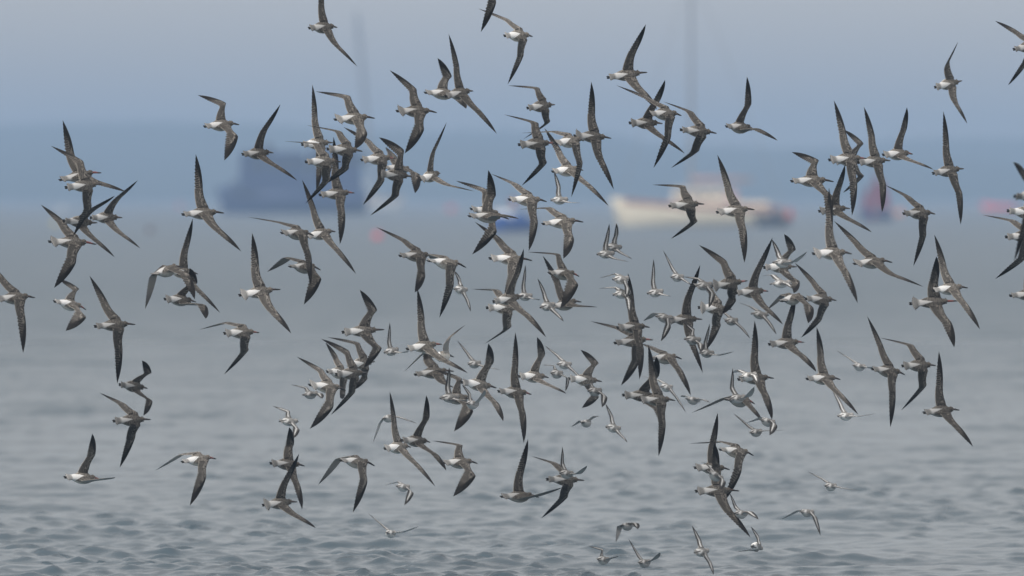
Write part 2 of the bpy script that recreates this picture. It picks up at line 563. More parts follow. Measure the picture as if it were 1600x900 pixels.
BIRDS = [
('G',(-1.878,63.147,2.932,1.022,0.034,0.881,0.64,0.354,-1.113,-0.144,-0.42,0.334,-0.97,-0.456),
 'godwit with both wings bent back, alone in the sky at upper left'),
('G',(-2.781,62.885,2.603,0.905,0.113,0.717,0.146,0.274,-0.289,0.685,0.21,0.334,-0.248,0.467),
 'godwit topmost of the left-edge cluster, tall narrow wing pointing straight up'),
('G',(-2.666,60.838,2.54,1.02,0.055,1.316,0.297,-0.195,-0.694,-0.627,0.563,-0.491,-0.505,-0.655),
 'godwit second from the top of the left-edge cluster, in front of its neighbour'),
('G',(-2.739,61.978,2.311,1.067,-0.032,1.645,-0.179,0.924,-1,0.883,-0.004,0.922,-0.768,0.952),
 'dark godwit with raised wing slanting right, middle of the left-edge cluster'),
('G',(-2.653,63.871,2.333,1.084,-0.002,1.429,-0.03,0.812,-0.857,0.989,-0.042,0.711,-0.771,0.814),
 'rightmost godwit of the left-edge cluster, wings spread like a sideways V'),
('G',(-2.832,62.88,2.175,0.79,-0.048,1.002,0.001,-0.249,-0.3,-0.418,-0.419,-0.272,-0.894,-0.587),
 'lowest godwit of the left-edge cluster, tail fanned and wings swept back'),
('G',(-1.967,62.143,2.364,0.907,0.019,1.01,0.091,0.284,-0.365,0.542,0.043,0.226,-0.148,0.37),
 'large godwit left of the blue ship with one wing straight up'),
('G',(-2.17,61.485,2.005,1.111,0.116,0.072,0.571,-0.562,-0.61,-1.235,-0.14,-0.285,-0.934,-0.591),
 'pale-bellied godwit flying away with both wings pressed down, left of centre'),
('G',(-2.127,63.015,1.982,1.098,-0.048,1.214,0.218,0.362,-0.657,0.675,0.197,0.354,-0.276,0.501),
 'dark godwit behind the pale-bellied one, tall wing up and thin wing slanting down right'),
('G',(-2.14,62.988,1.803,1.092,-0.056,1.226,0.953,0.578,-1.268,0.345,0.679,1.023,-0.996,0.27),
 'small dark godwit tucked under the pale-bellied one at left'),
('G',(-1.61,62.281,1.862,0.909,0.082,1.101,0.099,0.2,-0.311,0.484,0.015,0.133,-0.362,0.409),
 'godwit with fanned tail and long straight wings, alone left of centre'),
('G',(-1.742,62.901,1.594,1.02,-0.003,1.193,0.168,-0.961,-0.426,-1.38,0.912,-0.633,-0.709,-0.956),
 'godwit with far wing level to the left and near wing hooked down, left of centre'),
('G',(-3.043,59.825,1.851,1.007,0.013,0.833,-0.195,0.005,-0.427,0.02,-0.357,-0.306,-0.405,-0.542),
 'godwit cut by the left picture edge with its near wing hanging down'),
('G',(-2.908,64.255,1.758,1.075,-0.145,0.937,0.878,0.308,-1.357,-0.026,-0.323,0.328,-1.219,-0.454),
 'godwit near the left edge with both wings sharply bent like a bracket'),
('G',(-2.528,62.14,1.653,0.941,0.019,1.129,0.154,-0.318,-0.168,-0.155,0.061,-0.439,-0.23,-0.483),
 'big godwit at left with upper wing slanting left and lower wing straight down'),
('G',(-2.509,64.751,1.212,1.137,-0.079,1.499,0.997,0.37,-1.282,0.172,0.983,0.389,-1.078,0.121),
 'godwit at lower left with its short dark wing curled above the back'),
('G',(-2.455,63.072,1.027,0.988,0.005,1.313,0.498,-0.727,-0.053,-0.966,0.822,-0.758,-0.306,-0.646),
 'godwit just below the curled-wing bird at lower left, thin far wing trailing left'),
('G',(-2.782,63.304,0.646,0.998,-0.066,1.008,0.329,0.92,-1.198,0.673,-0.169,1.046,-1.04,0.761),
 'lowest bird at far left, dark wing raised and other wing seen edge-on'),
('G',(-2.031,63.306,0.764,1.037,0.025,0.714,0.203,-0.719,-0.597,-1.14,-0.582,-0.39,-1.025,-0.807),
 'red-billed godwit low at left with both wings drooping'),
('G',(-1.63,62.645,2.748,1.092,0.024,1.192,0.179,0.678,-0.749,0.981,0.07,0.638,-0.648,0.645),
 'godwit over the left end of the blue ship, dark wing raised to the right'),
('G',(-1.216,62.887,3.559,1.13,0.025,1.127,0.162,0.259,-0.666,0.478,-0.088,0.186,-0.442,0.435),
 'godwit at the top edge left of centre, upper wing cut off by the frame'),
('G',(-0.165,61.369,3.846,0.926,-0.044,1.33,0.138,-0.171,-0.923,0.274,0.193,-0.096,-0.577,-0.334),
 'bird at the top edge of which only one dark hooked wing shows'),
('G',(0.041,63.165,3.51,1.11,-0,1.093,0.321,-0.48,-0.926,-0.408,0.709,-0.709,-0.652,-0.684),
 'godwit just below the top edge at the centre with crescent wings'),
('G',(-0.618,63.118,3.021,0.905,-0.018,1.02,0.314,0.047,-0.854,-0.064,-0.455,-0.064,-0.949,-0.497),
 'godwit with spread tail and strongly hooked dark wings right of the left mast'),
('G',(-0.331,61.287,3.119,1.138,0.088,1.08,0.213,0.287,-0.348,0.332,0.161,0.237,-0.471,0.306),
 'godwit high at centre with one tall wing up, overlapping a darker bird'),
('G',(-0.453,64.362,3.147,0.935,-0.049,0.797,0.886,0.336,-1.254,0.425,-0.341,0.614,-0.763,0.207),
 'darker godwit half hidden behind the tall-winged one, high at centre'),
('G',(-1.012,62.68,2.972,0.915,0.025,0.867,0.206,0.109,-0.817,-0.503,-0.398,0.088,-1.08,-0.113),
 'godwit with wide fanned tail, topmost right bird of the group over the blue ship'),
('G',(-1.247,62.567,2.811,1.089,0.034,1.35,0.023,0.008,-0.32,0.233,-0.029,-0.272,-0.853,0.06),
 'godwit over the blue ship with its long wing pointing straight up'),
('G',(-1.19,61.513,2.691,1.024,0,1.257,0.571,-0.492,-0.89,-0.958,0.925,-0.564,-0.78,-0.809),
 'godwit before the blue ship, far wing level and near wing swept down left'),
('G',(-1.057,61.721,2.766,1.021,-0.033,1.345,0.495,-0.537,-0.979,-0.88,0.788,-0.64,-1.136,-0.432),
 'godwit mid-group over the blue ship, far wing level to the left'),
('G',(-1.149,64.087,2.489,0.996,0.03,1.161,0.053,0.286,-0.442,0.47,-0.378,-0.027,-0.536,-0.23),
 'lowest godwit of the group before the blue ship, wings vertical'),
('G',(-0.869,63.486,2.715,1.014,0.025,1.119,0.274,-0.427,-0.97,-0.193,0.332,-0.643,-0.955,-0.629),
 'red-billed godwit at the right end of the blue ship, white rump showing'),
('G',(-0.726,61.042,2.606,1.055,-0.039,1.558,0.198,0.041,-1.244,-0.292,0.701,-0.45,-0.729,-0.679),
 'dark godwit right of the blue ship with both wings bent back in a crescent'),
('G',(-0.527,63.13,2.602,1.259,0.104,0.984,0.126,0.757,-0.609,1.02,-0.256,0.551,-0.828,0.687),
 'godwit right of the blue ship, dark wing raised and pale thin wing level'),
('G',(-0.756,65.169,2.651,1.024,-0.089,0.532,0.749,0.084,0.563,-0.065,-0.113,0.244,-0.923,-0.384),
 'bird mostly hidden behind the dark crescent-winged godwit, one hooked wing showing'),
('G',(-0.164,63.1,2.37,1.044,-0.125,1.047,0.23,0.137,-1.085,-0.445,-0.267,-0.057,-0.958,-0.861),
 'godwit before the small blue boat, far wing level and near wing hooked down'),
('G',(-0.151,62.475,2.341,0.9,-0.046,0.688,0.714,0.581,-1.217,0.749,-0.566,0.714,-0.576,0.476),
 'pale-bellied godwit before the small blue boat, broad dark wing raised'),
('G',(0.1,63.104,2.448,0.934,-0.034,0.938,0.259,-0.403,-0.123,-0.609,0.014,-0.411,-0.645,-0.433),
 'brown godwit above the small blue boat, broad near wing hanging straight down'),
('G',(0.326,63.168,2.303,0.875,0.026,0.761,0.191,-0.294,-0.572,-0.702,-0.349,-0.184,-0.986,-0.204),
 'godwit right of the small blue boat with curved near wing'),
('S',(0.319,65.406,2.446,1.016,0.015,0.825,0.326,0.559,-0.727,0.539,0.118,0.612,-0.831,0.644),
 'small pale wader above and right of the blue boat, wing raised'),
('G',(-0.011,63.17,2.067,0.844,-0.039,1.027,-0.058,-0.281,-0.335,-0.453,-0.298,-0.305,-0.915,-0.085),
 'grey godwit just below the small blue boat with white-striped back'),
('G',(-0.022,61.471,1.829,1.086,0.08,1.311,0.225,0.611,-0.73,0.639,0.244,0.551,-0.567,0.551),
 'dark godwit at the centre of the flock with one tall pointed wing'),
('G',(-0.051,63.667,1.744,0.976,-0.026,1.326,0.463,-0.59,-0.089,-1.272,0.822,-0.508,-0.491,-1.221),
 'godwit at the centre with thin far wing level and near wing hooked down left'),
('S',(0.087,65.165,1.804,1.109,-0.015,0.767,0.19,0.672,-0.61,0.896,0.002,0.466,-1.218,0.386),
 'small pale wader tucked right of the tall-winged bird at the centre'),
('G',(0.328,61.984,1.98,1.079,-0.06,0.734,0.495,0.171,-0.983,-0.426,-0.55,0.113,-1.137,-0.704),
 'godwit right of centre below the blue boat, level far wing, hooked near wing'),
('G',(0.35,63.78,1.766,1.056,0.084,0.607,0.125,0.551,-0.819,0.557,-0.422,0.487,-0.849,0.481),
 'pale-bellied godwit right of centre, near wing seen edge-on pointing right'),
('S',(0.218,60.001,1.8,1.153,0.073,0.971,0.24,0.195,-0.889,0.347,0.134,0.175,-1.039,0.311),
 'small pale wader in front of the pale-bellied godwit right of centre'),
('G',(0.189,63.446,3.057,1.113,0.062,1.289,0.681,-0.374,-1.217,-0.604,0.976,-0.381,-1.148,-0.709),
 'godwit at upper centre with level far wing, topmost of its group'),
('G',(0.156,61.748,2.805,0.975,0.027,1.304,0.583,-0.276,-0.879,-0.767,0.779,-0.414,-0.896,-0.66),
 'dark godwit at upper centre with both wings swept back in a hook'),
('G',(0.357,62.91,2.639,1.06,0.022,0.822,0.356,0.024,-0.942,0.357,0.181,0.132,-0.292,0.133),
 'white-rumped godwit at upper centre, wings in one long diagonal line'),
('G',(0.357,60.599,2.813,1.119,0.044,0.774,0.573,-0.501,-0.589,-0.693,0.288,-0.602,-0.492,-1.003),
 'tan-toned godwit at upper centre with broad sickle-shaped near wing'),
('G',(0.516,62.627,2.854,0.951,-0.036,1.291,0.106,0.065,-0.615,0.448,0.068,0.003,-0.231,0.266),
 'godwit at upper centre with spread tail and vertical saw-edged wings'),
('G',(0.733,62.273,3.247,0.897,0.089,1.277,0.199,0.594,-0.561,0.91,0.143,0.428,-0.72,0.608),
 'godwit high right of centre left of the right mast, wing slanting up to the right'),
('G',(0.956,61.005,2.986,1.047,-0.021,0.926,-0.182,-0.389,-0.552,-0.454,-0.044,-0.684,-0.733,-0.831),
 'godwit left of the right mast with thin far wing trailing up left'),
('G',(0.868,63.352,2.947,1.011,-0.004,1.357,0.257,0.661,-0.952,0.7,0.231,0.703,-0.591,0.781),
 'paler godwit behind its neighbour, dark spike of a wing showing above it'),
('G',(1.203,63.088,2.892,0.955,-0.051,1.391,0.221,-0.592,-0.38,-1.042,0.665,-0.743,-0.457,-1.166),
 'godwit over the foot of the right mast, wings swept back'),
('G',(1.474,63.17,2.917,1.09,-0.046,0.946,0.187,1.055,-0.894,0.6,-0.556,0.848,-0.602,0.45),
 'godwit right of the right mast with one dark raised wing, nearly level body'),
('G',(2.905,65.041,3.219,1.071,0.116,1.342,-0.335,0.266,-0.862,0.79,-0.328,0.14,-0.843,0.471),
 'soft-focus godwit high at right, wings forming a sideways V'),
('G',(3.403,64.419,3.457,1.027,0.088,1.232,0.059,-0.648,-1.168,-0.08,0.251,-0.963,-1.099,-0.335),
 'godwit cut off by the top right picture edge'),
('G',(1.927,62.771,2.571,0.819,-0.008,0.969,0.642,0.194,-1.266,-0.052,0.226,0.222,-0.618,-0.208),
 'godwit right of the yacht with dark upper wing bent level to the left'),
('G',(2.104,61.261,2.707,0.928,0.023,1.215,0.046,0.031,-0.369,0.174,0.012,-0.211,-0.467,-0.208),
 'red-billed godwit at upper right with a narrow tall upright wing'),
('G',(2.23,64.485,2.705,1.015,0.004,1.406,0.914,0.199,-1.129,-0.098,1.008,-0.077,-1.074,-0.326),
 'dark godwit hidden behind the red-billed one at upper right, hooked wings showing'),
('G',(2.327,62.812,2.697,1.005,0.032,1.224,0.237,0.058,-0.551,0.25,0.127,-0.112,-0.64,-0.085),
 'white-rumped godwit above the red-sailed boat, long vertical wings'),
('G',(2.455,62.187,2.741,1.052,0.013,1.086,0.246,0.709,-1.097,0.659,-0.068,0.741,-0.962,0.596),
 'godwit above and right of the red-sailed boat with dark wing straight up'),
('G',(2.096,63.524,2.385,1.025,0.041,1.164,0.203,0.59,-1.089,0.719,0.097,0.659,-0.8,0.656),
 'paler godwit left of the red-sailed boat, partly behind a hanging wing'),
('G',(1.912,58.359,2.134,0.938,-0.01,1.005,-0.016,0.425,-0.116,0.5,-0.159,0.128,-0.331,-0.014),
 'godwit with fanned tail below right of the yacht, wing straight up'),
('G',(2.271,61.54,2.056,0.912,0.015,0.658,0.011,0.01,-0.326,0.098,0.061,0.077,0.013,0.318),
 'buff-bellied godwit right of the fanned-tail bird with wings stretched wide'),
('G',(2.64,63.351,2.361,1.004,-0.01,1.07,0.396,-0.46,0.063,-0.686,0.574,-0.651,-0.351,-0.77),
 'godwit right of the red-sailed boat with sickle near wing hanging down'),
('G',(2.781,62.286,2.635,1.025,0.074,1.177,0.127,0.222,-0.316,0.392,0.125,-0.084,-0.511,-0.171),
 'godwit alone at right with perfectly vertical wings'),
('G',(2.908,54.604,2.479,1.006,0.023,1.846,-0.622,-0.549,-1.263,0.078,-0.167,-0.079,-0.218,-0.027),
 'topmost bird of the pile cut by the right picture edge'),
('G',(3.214,61.109,2.371,0.923,-0.062,1.567,0.244,0.113,-0.636,0.383,0.143,0.046,-0.071,-0.004),
 'white-rumped bird in the middle of the pile at the right picture edge'),
('G',(3.219,61.386,2.222,0.907,0.012,1.323,0.372,-0.796,-0.685,-1.032,0.112,-0.654,-0.925,-0.935),
 'lowest bird of the right-edge pile with long far wing to the left'),
('G',(3.35,63.388,1.833,0.897,0.009,1.124,0.297,0.341,-0.842,0.683,-0.163,0.3,-0.651,0.29),
 'bird at the right picture edge of which only the tail end shows'),
('G',(2.761,61.594,1.89,0.961,0.032,0.907,0.12,0.227,-0.681,0.525,-0.201,0.153,-0.415,0.084),
 'front godwit of the overlapping pair at right, spiky wing up'),
('G',(2.71,62.858,1.791,0.694,0.036,1.354,-0.059,0.365,-0.895,0.726,0.256,0.372,-0.509,0.419),
 'rear godwit of the overlapping pair at right with barred fanned tail'),
('G',(2.556,61.362,1.41,0.989,-0.01,1.251,0.339,-0.435,-0.574,-0.944,0.741,-0.52,-0.685,-0.893),
 'godwit at lower right with both wings sharply hooked back'),
('G',(2.392,62.107,1.36,0.995,-0.104,1.049,-0.063,0.049,-0.357,0.091,-0.233,-0.275,-0.28,-0.477),
 'godwit at lower right with long straight wings, left of the hooked-wing bird'),
('G',(2.744,62.44,1.1,0.94,0.022,0.989,0.114,0.447,-0.349,0.617,-0.207,0.303,-0.461,0.307),
 'lowest godwit at right, upright saw-edged wing'),
('G',(1.997,62.671,1.302,0.988,-0.025,1.013,0.126,0.318,-0.867,0.548,-0.08,0.314,-0.394,0.339),
 'godwit right of the crowded centre, narrow wing up, alone at mid height'),
('S',(2.363,66.435,1.312,1.151,-0.099,0.421,0.255,0.078,-0.842,0.137,-0.071,0.167,-1.134,0.233),
 'tiny pale wader beside the long-winged godwit at lower right'),
('S',(2.236,65.41,1,1.023,-0.019,0.591,0.196,0.389,-0.355,0.439,0.191,0.545,-0.164,0.749),
 'small pale wader at lower right with flat near wing pointing right'),
('G',(1.779,63.377,1.52,0.958,0.019,1.152,0.166,0.55,-1.042,0.73,-0.044,0.576,-0.749,0.5),
 'red-billed godwit right of centre below the drooping pale bird'),
('G',(1.397,62.839,1.912,0.948,0.078,1.402,0.284,-0.405,-0.907,-0.348,0.736,-0.519,-1.252,0.081),
 'brown godwit with wide fanned tail below the yacht, pink bill'),
('G',(1.525,62.109,1.865,1.023,0.02,1.238,0.22,0.615,-0.41,0.821,0.07,0.4,-0.802,0.585),
 'godwit below the yacht with dark wing slanting up right'),
('G',(1.319,63.437,1.745,0.997,-0.039,1.468,0.214,-0.522,-1.415,0.161,0.91,-0.475,-0.765,-0.125),
 'godwit below the brown fan-tailed one, near wing hanging down left'),
('S',(1.181,60.133,1.925,1.039,0.026,0.663,0.494,-0.239,-1.279,-0.109,0.15,-0.263,-1.078,-0.395),
 'small pale wader in front of the fan-tailed godwit, black-edged wing bent down'),
('G',(1.753,63.857,2.01,0.995,0.004,1.371,0.941,0.306,-1.128,0.22,0.947,0.186,-1.153,0.258),
 'pale-bellied godwit below the yacht\'s stern, dark hooked wing raised'),
('S',(1.665,60.072,2.065,0.966,-0.029,0.561,0.435,0.253,-1.252,0.54,0.088,0.639,-0.776,0.949),
 'small pale wader before the dark-winged godwit, one wing pointing right'),
('S',(1.809,65.603,1.886,0.8,0.018,0.373,0.053,0.211,0.004,-0.407,-0.306,0.274,-0.731,0.059),
 'small white wader under the pale-bellied godwit below the yacht\'s stern'),
('G',(1.798,62.537,1.816,1.155,0.05,0.161,0.914,-0.206,-1.351,-0.422,-0.251,-0.403,-1.307,-0.35),
 'buff godwit flying away with both wings drooping, right of centre'),
('G',(2.008,63.506,1.802,1.03,-0.038,1.291,0.274,-0.508,-1.018,-0.06,0.478,-0.735,-1.073,-0.346),
 'godwit just right of the drooping buff bird, long upper wing slanting left'),
('S',(1.663,65.516,1.678,0.989,-0.075,0.667,0.299,-0.235,-0.021,-0.4,0.123,-0.107,-0.461,-0.105),
 'small pale wader under the dark slanting-winged godwit right of centre'),
('S',(1.451,64.581,1.648,1.171,-0.012,0.692,0.407,-0.123,-1.262,-0.014,0.189,-0.022,-0.671,-0.014),
 'small white wader with thin arched wings below the fan-tailed godwit'),
('S',(1.292,64.791,1.431,1.105,-0.036,0.865,0.228,0.556,-0.904,0.891,0.095,0.723,-0.692,0.978),
 'small white wader with flat pale wing stretched right, right of centre'),
('G',(1.113,62.934,1.679,0.987,-0.001,1.346,0.086,0.367,-0.417,0.679,-0.201,0.12,-0.251,0.229),
 'big dark godwit right of centre with wings in one tall line'),
('S',(0.946,60.612,1.72,1.052,-0.093,0.604,0.446,-0.455,0.404,-0.887,-0.385,-0.441,-1.159,-0.703),
 'small white wader left of the big dark godwit, black-striped wing drooping'),
('S',(1.119,60.461,1.585,1.082,-0.054,0.833,0.791,0.254,-1.304,0.117,-0.338,0.389,-1.118,-0.032),
 'small wader before the lower wing of the big dark godwit'),
('S',(0.936,63.726,1.844,1.063,0.044,0.729,0.148,0.675,-0.369,0.872,-0.03,0.455,-1.137,0.385),
 'small wader left of the big dark godwit, narrow striped wing straight up'),
('S',(1.094,64.661,1.936,1.185,-0.015,0.699,0.186,0.218,-0.698,0.421,-0.001,0.147,-1.249,0.182),
 'small wader directly above the big dark godwit\'s tail, wing slanting up left'),
('S',(0.673,60.324,1.961,1.092,-0,0.672,0.737,-0.349,-1.237,-0.483,0.052,-0.447,-1.143,-0.121),
 'upper of two small waders flying close together right of centre'),
('S',(0.68,60.344,1.872,1.045,0.055,0.561,0.555,-0.214,-1.155,-0.263,-0.305,-0.22,-0.961,-0.336),
 'lower of two small waders flying close together right of centre'),
('G',(0.783,63.049,1.628,1.026,-0.011,1.154,0.065,0.227,-0.688,0.453,-0.213,-0.044,-0.514,-0.225),
 'godwit with vertical wings below the two close small waders'),
('G',(0.796,64.052,1.522,0.903,0.038,1.066,0.188,-0.694,-0.576,-0.739,0.049,-0.645,-1.021,-0.352),
 'red-billed godwit behind the vertical-winged one, far wing thin and level'),
('G',(1.013,64.384,1.404,1.024,-0.018,0.501,0.577,-0.188,0.552,-0.273,-0.225,-0.235,-0.531,-0.357),
 'godwit right of centre flying with near wing slanting down to the right'),
('G',(0.916,61.65,1.188,0.979,-0.028,1.158,0.183,-0.03,-0.587,0.412,0.007,-0.292,-0.467,-0.32),
 'godwit right of centre in the lower half with tall saw-edged upright wing'),
('G',(0.849,63.608,1.173,0.877,-0.047,1.357,0.146,0.904,-1.033,0.579,0.23,0.767,-0.933,0.446),
 'dark godwit half hidden behind the saw-edged upright-winged one'),
('S',(1.033,65.343,1.193,1.2,-0.061,0.761,0.429,-0.292,-0.195,-0.543,0.206,-0.142,-0.155,-0.202),
 'small pale wader behind two godwits right of centre, thin slanting wings'),
('S',(1.227,66.234,1.088,1.106,-0.126,0.255,0.733,-0.004,0.687,-0.116,0.056,0.186,-0.936,-0.039),
 'tiny white wader right of the saw-winged godwit with curled wing tip'),
('G',(1.448,62.127,1.171,1.077,-0.081,0.31,0.185,-0.468,-0.987,-0.592,-0.413,-0.294,-0.954,-0.1),
 'buff godwit seen from behind, broad brown wing stretched left'),
('S',(1.395,60.333,1.226,1.082,0.01,0.469,0.293,0.504,-1.166,1.006,-0.193,0.603,-1.25,0.703),
 'small wader above the buff bird, striped wing straight up'),
('G',(1.58,63.318,1.291,0.949,0.002,1.076,0.156,0.329,-0.412,0.571,-0.255,0.149,-0.655,0.127),
 'godwit with tall upright wings above the buff bird, right of centre'),
('S',(1.464,60.439,1.362,0.982,0.025,0.162,0.516,0.082,0.509,-0.272,-0.434,0.053,-1.048,-0.256),
 'small pale wader in front of the tail of the tall-winged godwit'),
('S',(1.628,65.153,0.897,1.179,-0.005,0.289,0.299,0.23,-0.68,0.391,-0.209,0.369,-0.244,0.323),
 'small wader low right of centre with one flat wing pointing right'),
('S',(1.613,61.611,1.051,1.074,-0.155,0.371,0.567,-0.196,-1.326,-0.428,-0.403,-0.13,-1.308,-0.52),
 'small wader just above the flat-winged one, black-tipped wing bent down'),
('G',(1.28,62.521,0.732,0.972,-0.055,1.099,0.044,0.437,-0.668,0.723,-0.398,0.18,-0.788,0.202),
 'upper godwit of the lower right stack, tall pointed wing upright'),
('G',(1.294,61.657,0.614,0.823,-0.02,1.224,0.09,0.127,-0.979,0.61,0.118,0.197,-0.089,0.462),
 'lower godwit of the lower right stack, white rump and long diagonal wing'),
('G',(1.439,62.663,0.833,0.988,-0.117,0.788,0.209,-0.543,-0.566,-0.786,-0.437,-0.54,-0.647,-1.077),
 'rightmost godwit of the lower right stack, sickle near wing hanging'),
('S',(1.232,59.215,0.779,1.092,-0.291,0.642,0.483,0.061,0.456,-0.133,-0.231,0.051,-1.085,-0.341),
 'small pale wader between the two stacked godwits at lower right'),
('S',(1.446,61.584,0.471,1.17,-0.069,0.398,0.593,0.235,-1.287,0.519,-0.578,0.502,-0.796,-0.135),
 'small white wader at the wing tip of the lower stacked godwit'),
('S',(1.583,63.227,0.202,1.234,-0.072,2.067,0.285,-0.735,-1.277,-0.263,0.505,-1.048,-1.271,-0.242),
 'small white wader near the bottom, one wing up and one drooping left'),
('S',(1.153,59.406,0.311,1.159,0.003,1.055,0.789,-0.08,-0.687,0.171,0.328,-0.02,-0.876,0.103),
 'grey small wader at the bottom edge with wings in a steep diagonal'),
('S',(0.772,65.504,0.26,1.109,-0.075,-0.246,0.711,-0.082,-1.286,-0.807,-0.178,-0.194,-1.26,-0.401),
 'small wader at the bottom centre with curled black-edged wing tip'),
('S',(0.576,61.637,0.178,1.236,-0.076,0.532,0.865,0.519,-1.152,-0.113,-0.199,0.777,-1.281,0.183),
 'leftmost of the small waders at the very bottom, wings in a shallow V'),
('S',(0.829,61.158,0.178,1.241,-0.052,0.26,0.25,0.562,-1.151,0.568,-0.075,0.582,-1.274,0.359),
 'small wader at the very bottom with both wings raised in a wide V'),
('S',(2.102,64.439,0.558,1.201,-0.067,0.481,0.342,0.017,-0.86,0.036,0.164,0.252,-0.297,0.359),
 'small white wader low at right with wings stretched nearly flat'),
('S',(1.963,64.946,0.369,1.094,-0.083,0.281,0.304,-0.393,-0.346,-0.704,-0.337,-0.316,-0.383,-0.896),
 'lowest small wader at right with both wings drooping'),
('S',(-0.802,64.628,0.241,1.322,-0.091,0.377,0.227,0.247,-0.662,0.286,0.104,0.453,-0.595,0.61),
 'white wader low left of centre flying away, wings in a flat V'),
('S',(-0.731,65.564,0.519,1.179,-0.091,0.569,0.69,-0.22,-1.354,-0.366,-0.145,-0.07,-1.322,-0.675),
 'small wader left of centre with black-striped near wing bent down'),
('S',(-1.482,64.911,0.975,0.992,-0.045,0.885,0.598,0.095,-1.07,-0.221,0.12,0.12,-1.09,-0.13),
 'small wader low at left centre above a godwit\'s upright wing'),
('G',(-1.457,63.329,0.735,1.022,-0.068,1.192,0.606,0.081,-1.251,0.499,-0.083,0.118,-0.608,0.161),
 'upper godwit of the pair low left of centre, dark feet beyond the tail'),
('G',(-1.496,62.918,0.495,1.027,0.023,1.177,0.221,0.682,-0.718,0.919,0.175,0.577,-0.805,0.684),
 'lower godwit of the pair low left of centre, fanned tail'),
('G',(-0.992,62.448,0.772,1.019,-0.106,0.599,0.121,-0.713,-0.622,-1.381,-0.199,-0.588,-0.843,-1.018),
 'olive-backed godwit low left of centre with both wings drooping'),
('G',(-0.723,61.741,0.885,1.165,-0.002,1.006,0.115,0.319,-0.648,0.503,0.066,0.243,-0.451,0.261),
 'godwit low at centre left, wings making one long diagonal line'),
('S',(-0.819,64.713,1.004,1.239,0.021,-0.196,0.197,-0.647,-0.36,-0.969,-0.07,-0.347,-0.271,-0.488),
 'pale bird flying away behind an upright wing, wings drooping, low centre left'),
('G',(-0.622,63.25,0.888,1.115,-0.054,1.246,0.37,0.673,-0.967,0.454,0.188,0.683,-0.841,0.43),
 'dark godwit low at centre left with black wing raised high'),
('G',(-0.336,63.015,0.754,1.007,-0.029,0.822,0.799,0.077,-1.082,-0.295,-0.357,0.156,-1.272,-0.66),
 'lowest godwit at the centre with both wings hooked back'),
('G',(0.344,63.116,0.641,0.94,-0.041,1.397,0.381,-0.821,-0.084,-1.173,0.797,-0.716,-0.598,-0.904),
 'godwit low at centre with long dark wing sweeping down left'),
('S',(0.336,60.244,0.762,1.185,-0.069,0.611,0.451,0.413,-1.257,0.721,0.077,0.637,-1.25,0.661),
 'small wader crossing in front of a godwit low at centre, wing upright'),
('G',(0.049,63.14,0.532,0.934,-0.036,0.761,0.156,0.829,-0.569,1.064,-0.332,0.82,-0.38,1.01),
 'buff-bellied godwit low at centre, one wing upright, other edge-on to the right'),
('G',(-0.961,62.993,1.605,0.876,0.03,1.359,0.783,0.189,-0.927,0.151,0.782,0.04,-1.009,-0.11),
 'topmost godwit of the dark group left of centre, wings forming an S'),
('G',(-0.983,63.838,1.38,1.142,0.047,1.398,0.522,-0.409,-1.138,-0.701,0.91,-0.448,-1.313,-0.048),
 'godwit just under the S-winged one with level far wing'),
('G',(-1.015,61.595,1.356,1.104,0.009,1.379,0.329,-0.336,-1.103,-0.37,0.777,-0.553,-0.86,-0.593),
 'front dark godwit of the group left of centre with thick hooked wings'),
('G',(-1.126,63.756,1.319,1.178,-0.075,1.141,0.631,-0.237,-1.274,0.164,0.51,-0.557,-1.346,0.183),
 'godwit almost hidden behind the thick-winged one, brown wing showing at left'),
('G',(-1.176,62.16,1.259,0.987,-0.102,0.94,0.416,-0.222,-1.121,-0.085,-0.403,-0.303,-1.087,-0.673),
 'lowest left godwit of the dark group left of centre, spread tail'),
('S',(-1.354,65.701,1.138,1.081,-0,0.324,0.708,0.167,-1.038,0.008,-0.196,0.353,-1.049,-0.085),
 'small white wader at the lower left of the dark group left of centre'),
('S',(-0.8,64.826,1.444,1.148,0.078,0.736,0.221,0.644,-0.982,0.845,0.038,0.598,-1.222,0.535),
 'small white wader just left of centre, thin wing straight up'),
('G',(-0.553,61.46,1.529,1.015,0.057,1.015,0.147,0.36,-0.536,0.561,0.25,0.362,-0.479,0.607),
 'red-billed godwit at the centre with long saw-edged wing up'),
('G',(-0.443,62.212,1.456,1.248,-0.026,-0.467,0.497,0.494,-0.995,-0.327,-0.673,0.482,-0.771,-0.023),
 'white-bellied wader flying away at the centre, one wing up one down'),
('G',(-0.514,64.217,1.313,0.91,0.036,0.916,0.465,-0.196,-1.307,0.597,-0.212,0.272,-1.129,0.54),
 'godwit below the white-bellied one, mostly hidden by its neighbours'),
('G',(-0.357,63.495,1.158,1.065,-0.033,0.869,0.767,0.3,-1.103,-0.158,-0.407,0.243,-1.176,-0.57),
 'dark-winged godwit at centre, near wing hanging to lower left'),
('S',(-0.381,60.1,1.235,0.996,0.016,0.802,0.204,0.532,-1.065,0.866,0.007,0.577,-1.054,0.561),
 'pale wader before the dark-winged godwit at centre, thin wing up'),
('S',(-0.245,60.633,1.183,1.233,-0.072,0.347,0.812,0.636,-1.324,0.306,0.218,1.108,-1.339,0.331),
 'white wader at centre with both wings raised, below a dark-winged godwit'),
('G',(-0.21,61.529,1.286,1.004,-0.106,1.363,0.358,0.529,-1.161,0.411,0.383,0.529,-0.796,0.46),
 'godwit right of the white-bellied one with black upper wing arched high'),
('S',(-0.252,65.474,1.348,1.208,0.001,0.634,0.24,0.177,-0.731,0.306,0.082,0.299,-0.575,0.44),
 'small pale wader above the arched-wing godwit at the centre'),
('G',(-0.622,63.606,2.085,1.003,-0.021,0.899,0.287,-0.366,-0.684,-0.313,-0.297,-0.332,-1.047,-0.147),
 'godwit below the pink buoy with thin far wing trailing left'),
